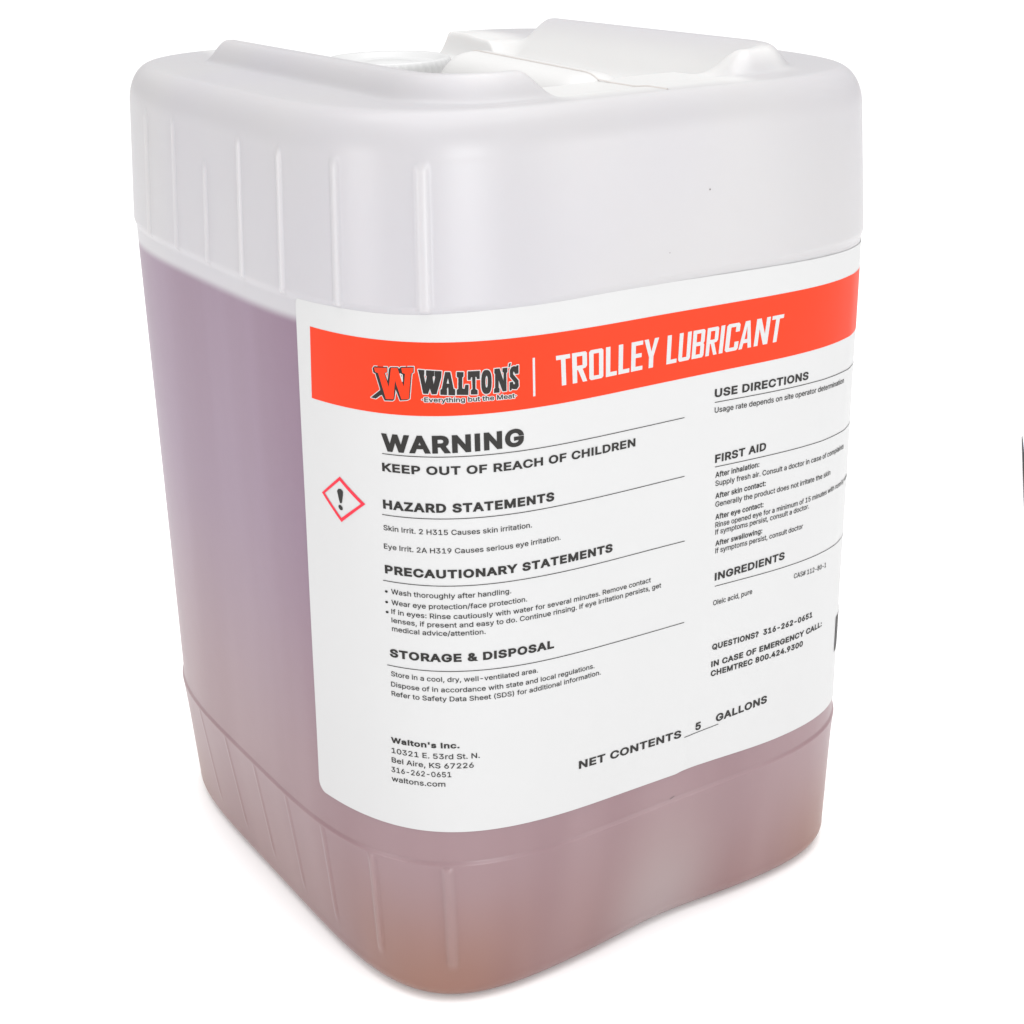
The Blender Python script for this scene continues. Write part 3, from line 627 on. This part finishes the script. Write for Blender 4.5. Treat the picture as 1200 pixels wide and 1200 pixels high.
PL = 0.00014            # printed layer
from mathutils.geometry import delaunay_2d_cdt
def add_poly(mb, loops, fn, lift, winding=False):
    """loops: outlines and holes together, 2-D; fn maps 2-D -> (s, z)"""
    pts, edges = [], []
    for l in loops:
        n0 = len(pts); n = len(l)
        pts += [Vector((float(p[0]), float(p[1]))) for p in l]
        edges += [(n0+i, n0+(i+1) % n) for i in range(n)]
    ext = max(max(p[0] for p in pts)-min(p[0] for p in pts), max(p[1] for p in pts)-min(p[1] for p in pts))
    vo, eo, fo, *_ = delaunay_2d_cdt(pts, edges, [], 2, ext*1e-6)
    flat = np.array([tuple(p) for p in vo])
    # keep triangles whose middle is inside (even-odd, or by winding number for fattened letters)
    big = max(loops, key=lambda l: abs(sum(l[i-1][0]*l[i][1]-l[i][0]*l[i-1][1] for i in range(len(l)))))
    sg = 1 if sum(big[i-1][0]*big[i][1]-big[i][0]*big[i-1][1] for i in range(len(big))) > 0 else -1
    tri = []
    for f in fo:
        cx, cy = flat[list(f)].mean(0); c = 0
        for l in loops:
            n = len(l)
            for i in range(n):
                (x1, y1), (x2, y2) = l[i][:2], l[(i+1) % n][:2]
                if (y1 > cy) != (y2 > cy) and cx < (x2-x1)*(cy-y1)/(y2-y1)+x1: c += 1 if y2 > y1 else -1
        if (c*sg > 0) if winding else (c % 2): tri.append(tuple(f))
    s, z = fn(flat[:, 0], flat[:, 1])
    mb.add(on_label(s, z, lift), tri)
def fatten(loops, off):
    """mitre offset of a letter's outlines (outwards everywhere)"""
    def area2(l): return sum(l[i-1][0]*l[i][1]-l[i][0]*l[i-1][1] for i in range(len(l)))
    big = max(loops, key=lambda l: abs(area2(l)))
    sg = 1 if area2(big) > 0 else -1
    out = []
    for l in loops:
        n = len(l); m = []
        for i in range(n):
            p0, p, p1 = (np.array(l[i-1], float), np.array(l[i], float), np.array(l[(i+1) % n], float))
            a = (p-p0)/max(np.hypot(*(p-p0)), 1e-9); b_ = (p1-p)/max(np.hypot(*(p1-p)), 1e-9)
            n1 = np.array([a[1], -a[0]])*sg; n2 = np.array([b_[1], -b_[0]])*sg
            bis = n1+n2; d = np.hypot(*bis)
            if d < 1e-6: m.append(tuple(p+n1*off)); continue
            bis /= d; k = off/max(bis @ n1, 0.42)
            m.append(tuple(p+bis*k))
        out.append(m)
    return out
def frame_map(fr, w, h, down=True):
    bl, br, tl, tr = [np.array(p) for p in fr]
    def fn(x, y):
        u = np.asarray(x)/w; v = (1-np.asarray(y)/h) if down else np.asarray(y)/h
        u = u[..., None]; v = v[..., None]
        p = (bl*(1-u)+br*u)*(1-v)+(tl*(1-u)+tr*u)*v
        return p[..., 0], p[..., 1]
    return fn
def outline_strokes(mb, loops, fn, half, lift):
    """a white rim: a strip along each edge and a dot at each corner"""
    k = 0
    for l in loops:
        n = len(l)
        for i in range(n):
            a, b = np.array(l[i], float), np.array(l[(i+1) % n], float)
            t = b-a; L_ = np.hypot(*t)
            if L_ < 1e-6: continue
            t /= L_; nn = np.array([-t[1], t[0]])*half
            q = np.array([a+nn, a-nn, b-nn, b+nn])
            s, z = fn(q[:, 0], q[:, 1]); mb.add(on_label(s, z, lift+k*4e-7), [(0, 1, 2, 3)]); k += 1
            ang = np.linspace(0, 2*math.pi, 10, endpoint=False)
            q = a+half*np.stack([np.cos(ang), np.sin(ang)], 1)
            s, z = fn(q[:, 0], q[:, 1]); mb.add(on_label(s, z, lift+k*4e-7), [tuple(range(10))]); k += 1

# ---- lettering
OFFS = {'r': 8, 's': 17, 'b': 30, 'k': 38}
TRACK = {'r': 0, 's': 14, 'b': 34, 'k': 52}
CAPH = 509.0
def glyph_loops(t, w):
    """the loops of each letter of a line, thousandths of an em, with the pen moved along"""
    x, out = 0, []
    for ch in t:
        adv, L = GLYPHS[ch]
        if L: out.append(fatten([[(float(p.split(',')[0])+x, float(p.split(',')[1])) for p in l.split(';')] for l in L], OFFS[w]))
        x += adv+TRACK[w]
    return out
def lay_text(mb, t, w, cap, s0, z0, s1, z1, lift, strokes=None, half=0.0):
    G = glyph_loops(t, w)
    xs = [p[0] for g in G for l in g for p in l]
    x0, x1 = min(xs), max(xs); off = OFFS[w]
    def fn(x, y):
        u = (np.asarray(x)-x0)/(x1-x0)
        return (s0+(s1-s0)*u)*1e-3, (z0+(z1-z0)*u)*1e-3+(np.asarray(y)+off)/(CAPH+2*off)*cap*1e-3
    for g in G:
        if strokes is None: add_poly(mb, g, fn, lift, True)
        else: outline_strokes(mb, g, fn, half, lift)

groups = {'warning_text': MB(), 'address_text': MB(), 'contents_text': MB(), 'directions_text': MB()}
for (t, w, h, s0, z0, s1, z1) in TEXT:
    if s0 > 110 and z0 > 95: g = 'directions_text'
    elif z0 < 95 and s0 > 40: g = 'contents_text'
    elif z0 < 112 and s0 < 40: g = 'address_text'
    else: g = 'warning_text'
    lay_text(groups[g], t, w, h, s0, z0, s1, z1, PL)
for (s0, z0, s1, z1) in RULES:
    g = groups['directions_text'] if s0 > 110 else (groups['contents_text'] if z0 < 95 else groups['warning_text'])
    zf = lambda S, a=s0, b=z0, c=s1, d=z1: (b+(d-b)*(S*1e3-a)/(c-a))*1e-3
    strip(g, s0*1e-3, s1*1e-3, lambda S: zf(S)+0.00013, lambda S: zf(S)-0.00013, PL+2e-5, 60, 2)
for (s, z) in BULLETS:
    a = np.linspace(0, 2*math.pi, 12, endpoint=False)
    groups['warning_text'].add(on_label(s*1e-3-0.0006+0.00055*np.cos(a), z*1e-3+0.00045*np.sin(a), PL), [tuple(range(12))])
for k, g in groups.items(): g.build(k, M_INK, label, False)

# ---- hazard diamond (traced in its own 1050 x 1200 frame)
hz = frame_map(HAZARD_FRAME, 1050, 1200)
mb = MB()
OUT = [(485, 250), (908, 742), (520, 1048), (148, 535)]; INN = [(482, 320), (838, 735), (518, 975), (205, 545)]
for i in range(4):
    A_, B_, C_, D_ = [np.array(q, float) for q in (OUT[i], OUT[(i+1) % 4], INN[(i+1) % 4], INN[i])]
    t = np.linspace(0, 1, 25)[:, None]
    o_, n_ = A_*(1-t)+B_*t, D_*(1-t)+C_*t
    q = np.stack([o_, n_], 1).reshape(-1, 2)
    s, z = hz(q[:, 0], q[:, 1]); mb.add(on_label(s, z, PL), grid_faces(25, 2))
sym = mb.build('hazard_symbol', M_RED, label, False)
mb = MB()
add_poly(mb, [[(455, 470), (475, 462), (505, 468), (535, 495), (543, 525), (540, 590), (528, 690), (520, 715), (505, 718), (490, 710), (470, 640), (452, 560), (436, 500)]], hz, PL)
a = np.linspace(0, 2*math.pi, 20, endpoint=False)
add_poly(mb, [[(502+36*math.cos(t)+12*math.sin(t), 792+10*math.cos(t)+48*math.sin(t)) for t in a]], hz, PL)
mb.build('exclamation_mark', M_INK, label, False)

# ---- title lettering: condensed capitals with clipped corners
GL = {
 'T': [[(0,1),(1,1),(1,.86),(.66,.86),(.66,0),(.34,0),(.34,.86),(0,.86)]],
 'R': [[(0,0),(.31,0),(.31,.42),(.38,.42),(.70,0),(1,0),(.69,.44),(.9,.46),(1,.53),(1,.94),(.9,1),(0,1)], [(.31,.56),(.31,.87),(.69,.87),(.69,.56)]],
 'O': [[(.12,0),(.88,0),(1,.06),(1,.94),(.88,1),(.12,1),(0,.94),(0,.06)], [(.31,.13),(.69,.13),(.69,.87),(.31,.87)]],
 'L': [[(0,0),(1,0),(1,.14),(.40,.14),(.40,1),(0,1)]],
 'E': [[(0,0),(1,0),(1,.14),(.38,.14),(.38,.44),(.9,.44),(.9,.58),(.38,.58),(.38,.86),(1,.86),(1,1),(0,1)]],
 'Y': [[(.35,0),(.66,0),(.66,.38),(1,1),(.71,1),(.51,.56),(.29,1),(0,1),(.35,.38)]],
 'U': [[(.12,0),(.88,0),(1,.07),(1,1),(.68,1),(.68,.13),(.32,.13),(.32,1),(0,1),(0,.07)]],
 'B': [[(0,0),(.9,0),(1,.06),(1,.44),(.92,.5),(1,.56),(1,.94),(.9,1),(0,1)], [(.32,.13),(.68,.13),(.68,.43),(.32,.43)], [(.32,.57),(.68,.57),(.68,.87),(.32,.87)]],
 'I': [[(0,0),(1,0),(1,1),(0,1)]],
 'C': [[(.12,0),(.88,0),(1,.07),(1,.32),(.69,.32),(.69,.13),(.32,.13),(.32,.87),(.69,.87),(.69,.68),(1,.68),(1,.93),(.88,1),(.12,1),(0,.93),(0,.07)]],
 'A': [[(0,0),(.27,0),(.34,.2),(.66,.2),(.73,0),(1,0),(.68,1),(.32,1)], [(.39,.34),(.61,.34),(.5,.8)]],
 'N': [[(0,0),(.28,0),(.28,.62),(.68,0),(1,0),(1,1),(.72,1),(.72,.4),(.32,1),(0,1)]],
}
tf = frame_map(TITLE_FRAME, 1, 1, False)
mb = MB()
for ch, x0, x1 in TITLE:
    loops = [[(x0+(x1-x0)*px_, py_) for (px_, py_) in l] for l in GL[ch]]
    add_poly(mb, loops, tf, PL)
s0, zb, zt = BAR
strip(mb, s0-0.00035, s0+0.00045, lambda S: zt+0*S, lambda S: zb+0*S, PL, 2, 6)
mb.build('title_lettering', M_PRINTW, label, False)

# ---- maker's mark: leaning letter with a black shade, slab lettering and a tag line, all rimmed white
mk = frame_map(MARK_FRAME, 1200, 960)
nm = frame_map(NAME_FRAME, 1200, 686)
shade = [[(163,240),(185,211),(378,213),(381,285),(346,302),(384,408),(404,232),(422,212),(527,212),(545,236),(549,225),(570,208),(745,205),(745,285),(718,302),(692,652),(660,670),(560,677),(498,520),(481,662),(458,682),(342,682),(303,606),(280,612),(212,662),(138,650),(276,540),(274,515),(204,308),(174,298)]]
face = [[(185,228),(372,225),(376,280),(338,300),(350,340),(402,490),(432,222),(522,222),(612,484),(628,302),(590,290),(576,222),(738,218),(736,280),(706,302),(680,655),(580,660),(500,430),(490,388),(470,660),(362,660),(246,302),(200,286)]]
notch = [[(560,302),(590,318),(592,408)]]
LW = [[(780,265),(866,265),(862,350),(880,452),(900,350),(888,335),(888,265),(998,265),(998,335),(976,350),(990,452),(1012,350),(1003,335),(1003,265),(1097,265),(1092,350),(1030,590),(965,595),(940,515),(915,595),(850,595),(800,345)]]
LW = [[(p[0]/12*1200/140-60*1200/140, p[1]/12*1200/140) for p in LW[0]]]     # into the name frame
th_ = np.linspace(0, 2*math.pi, 28, endpoint=False)
se = lambda cx, cy, rx, ry, e: [(cx+rx*np.sign(math.cos(t))*abs(math.cos(t))**e, cy+ry*np.sign(math.sin(t))*abs(math.sin(t))**e) for t in th_]
NAME = [LW,
 [[(303,195),(352,195),(385,360),(400,365),(400,425),(335,425),(335,375),(331,345),(318,365),(322,372),(322,425),(258,425),(258,375),(272,365)], [(330,255),(342,310),(318,310)]],
 [[(415,192),(480,192),(480,235),(468,245),(468,355),(490,360),(498,318),(530,318),(528,420),(415,420),(415,370),(430,360),(430,250),(415,240)]],
 [[(522,185),(640,180),(638,262),(612,262),(605,240),(596,240),(597,360),(618,375),(618,415),(552,415),(552,375),(568,360),(564,242),(553,245),(548,270),(522,270)]],
 [se(706,292,52,120,0.75), se(707,290,12,58,0.8)],
 [[(785,165),(838,162),(878,285),(880,205),(868,198),(868,160),(918,157),(918,200),(908,210),(910,390),(870,392),(828,280),(830,355),(838,362),(838,402),(782,405),(782,365),(793,355),(793,215),(785,208)]],
 [[(935,118),(955,112),(945,150),(930,155)]],
 [[(985,145),(1010,150),(1015,140),(1035,138),(1035,222),(1000,225),(988,202),(980,200),(978,225),(1035,290),(1038,350),(1015,378),(985,375),(965,370),(960,385),(942,388),(942,305),(975,300),(982,325),(998,325),(996,310),(945,250),(943,185),(960,155)]]]
rim = MB()
outline_strokes(rim, shade, mk, 11, PL-0.00005)
outline_strokes(rim, notch, mk, 7, PL+0.00010)
for l in NAME: outline_strokes(rim, l, nm, 9, PL-0.00005)
TAG = '·Everything but the Meat·'
lay_text(rim, TAG, 's', 1.6, TAGLINE[0], TAGLINE[1]-0.25, TAGLINE[2], TAGLINE[3]-0.25, PL-0.00004, True, 75)
logo = rim.build('maker_logo', M_PRINTW, label, False)
blk = MB()
add_poly(blk, shade, mk, PL+0.00005)
for l in NAME: add_poly(blk, l, nm, PL+0.00005)
lay_text(blk, TAG, 's', 1.6, TAGLINE[0], TAGLINE[1]-0.25, TAGLINE[2], TAGLINE[3]-0.25, PL+0.00005)
blk.build('logo_lettering', M_LOGO, label, False)
mb = MB(); add_poly(mb, face, mk, PL+0.00008); mb.build('logo_initial', M_ORANGE, label, False)

# ---- dark printed block that goes round the right-hand corner
mb = MB()
s0, zb, zt = DARK
x = s0+0.0026
for wbar in (0.0035, 0.0012, 0.0022, 0.0009, 0.003, 0.0014, 0.0025, 0.0009, 0.002):
    strip(mb, x, x+wbar, lambda S: zt+0*S, lambda S: zb+0*S, PL, 5, 4); x += wbar+0.0011
mb.build('dark_bars', M_INK, label, False)

# ---- small scuffs and specks on the wall
rnd = random.Random(4)
def fleck(sx, zx, w, h, rot=0.0):
    mb = MB()
    a = np.linspace(0, 2*math.pi, 9, endpoint=False)
    rr = np.array([0.7+0.5*rnd.random() for _ in a])
    px_, pz_ = w*rr*np.cos(a), h*rr*np.sin(a)
    s = sx+px_*math.cos(rot)-pz_*math.sin(rot); z = zx+px_*math.sin(rot)+pz_*math.cos(rot)
    th = theta_of(s); o = np.array([side_offset(float(q)) for q in z])+0.00012
    x, y = outline(th, o)
    mb.add(np.stack([x, y, z], 1), [tuple(range(9))])
    mb.build('scuff_mark', M_SCUFF, jug, False)
for a_ in FLECKS: fleck(*a_)

# ------------------------------------------------------------------ black pointed tip at the right edge of the view
Ls = [(1197.2, 512), (1197.6, 530), (1198.4, 555), (1199.5, 585), (1203, 640), (1212, 720), (1230, 820)]
Rs = [(1197.6, 512), (1199.5, 530), (1203, 555), (1208, 585), (1215, 640), (1228, 720), (1248, 820)]
lo = np.array([on_floor(*p)+(0, 0, 0.0005) for p in Ls]); ro = np.array([on_floor(*p)+(0, 0, 0.0005) for p in Rs])
hi_l = lo+np.array([0, 0, 0.002]); hi_r = ro+np.array([0, 0, 0.002])
V = np.stack([lo, hi_l, hi_r, ro], 1).reshape(-1, 3)
k = len(Ls)
F_ = []
for i in range(k-1):
    for j in range(4):
        F_.append((i*4+j, i*4+(j+1) % 4, (i+1)*4+(j+1) % 4, (i+1)*4+j))
F_ += [(0, 3, 2, 1), ((k-1)*4, (k-1)*4+1, (k-1)*4+2, (k-1)*4+3)]
st = mesh_obj('sliver', V, F_, M_BLACK, None, False)  # kind unknown, modelled as a thin flat strip
tag(st, 'thin black pointed sliver of unknown kind lying at the right edge, right of the jug', 'sliver')
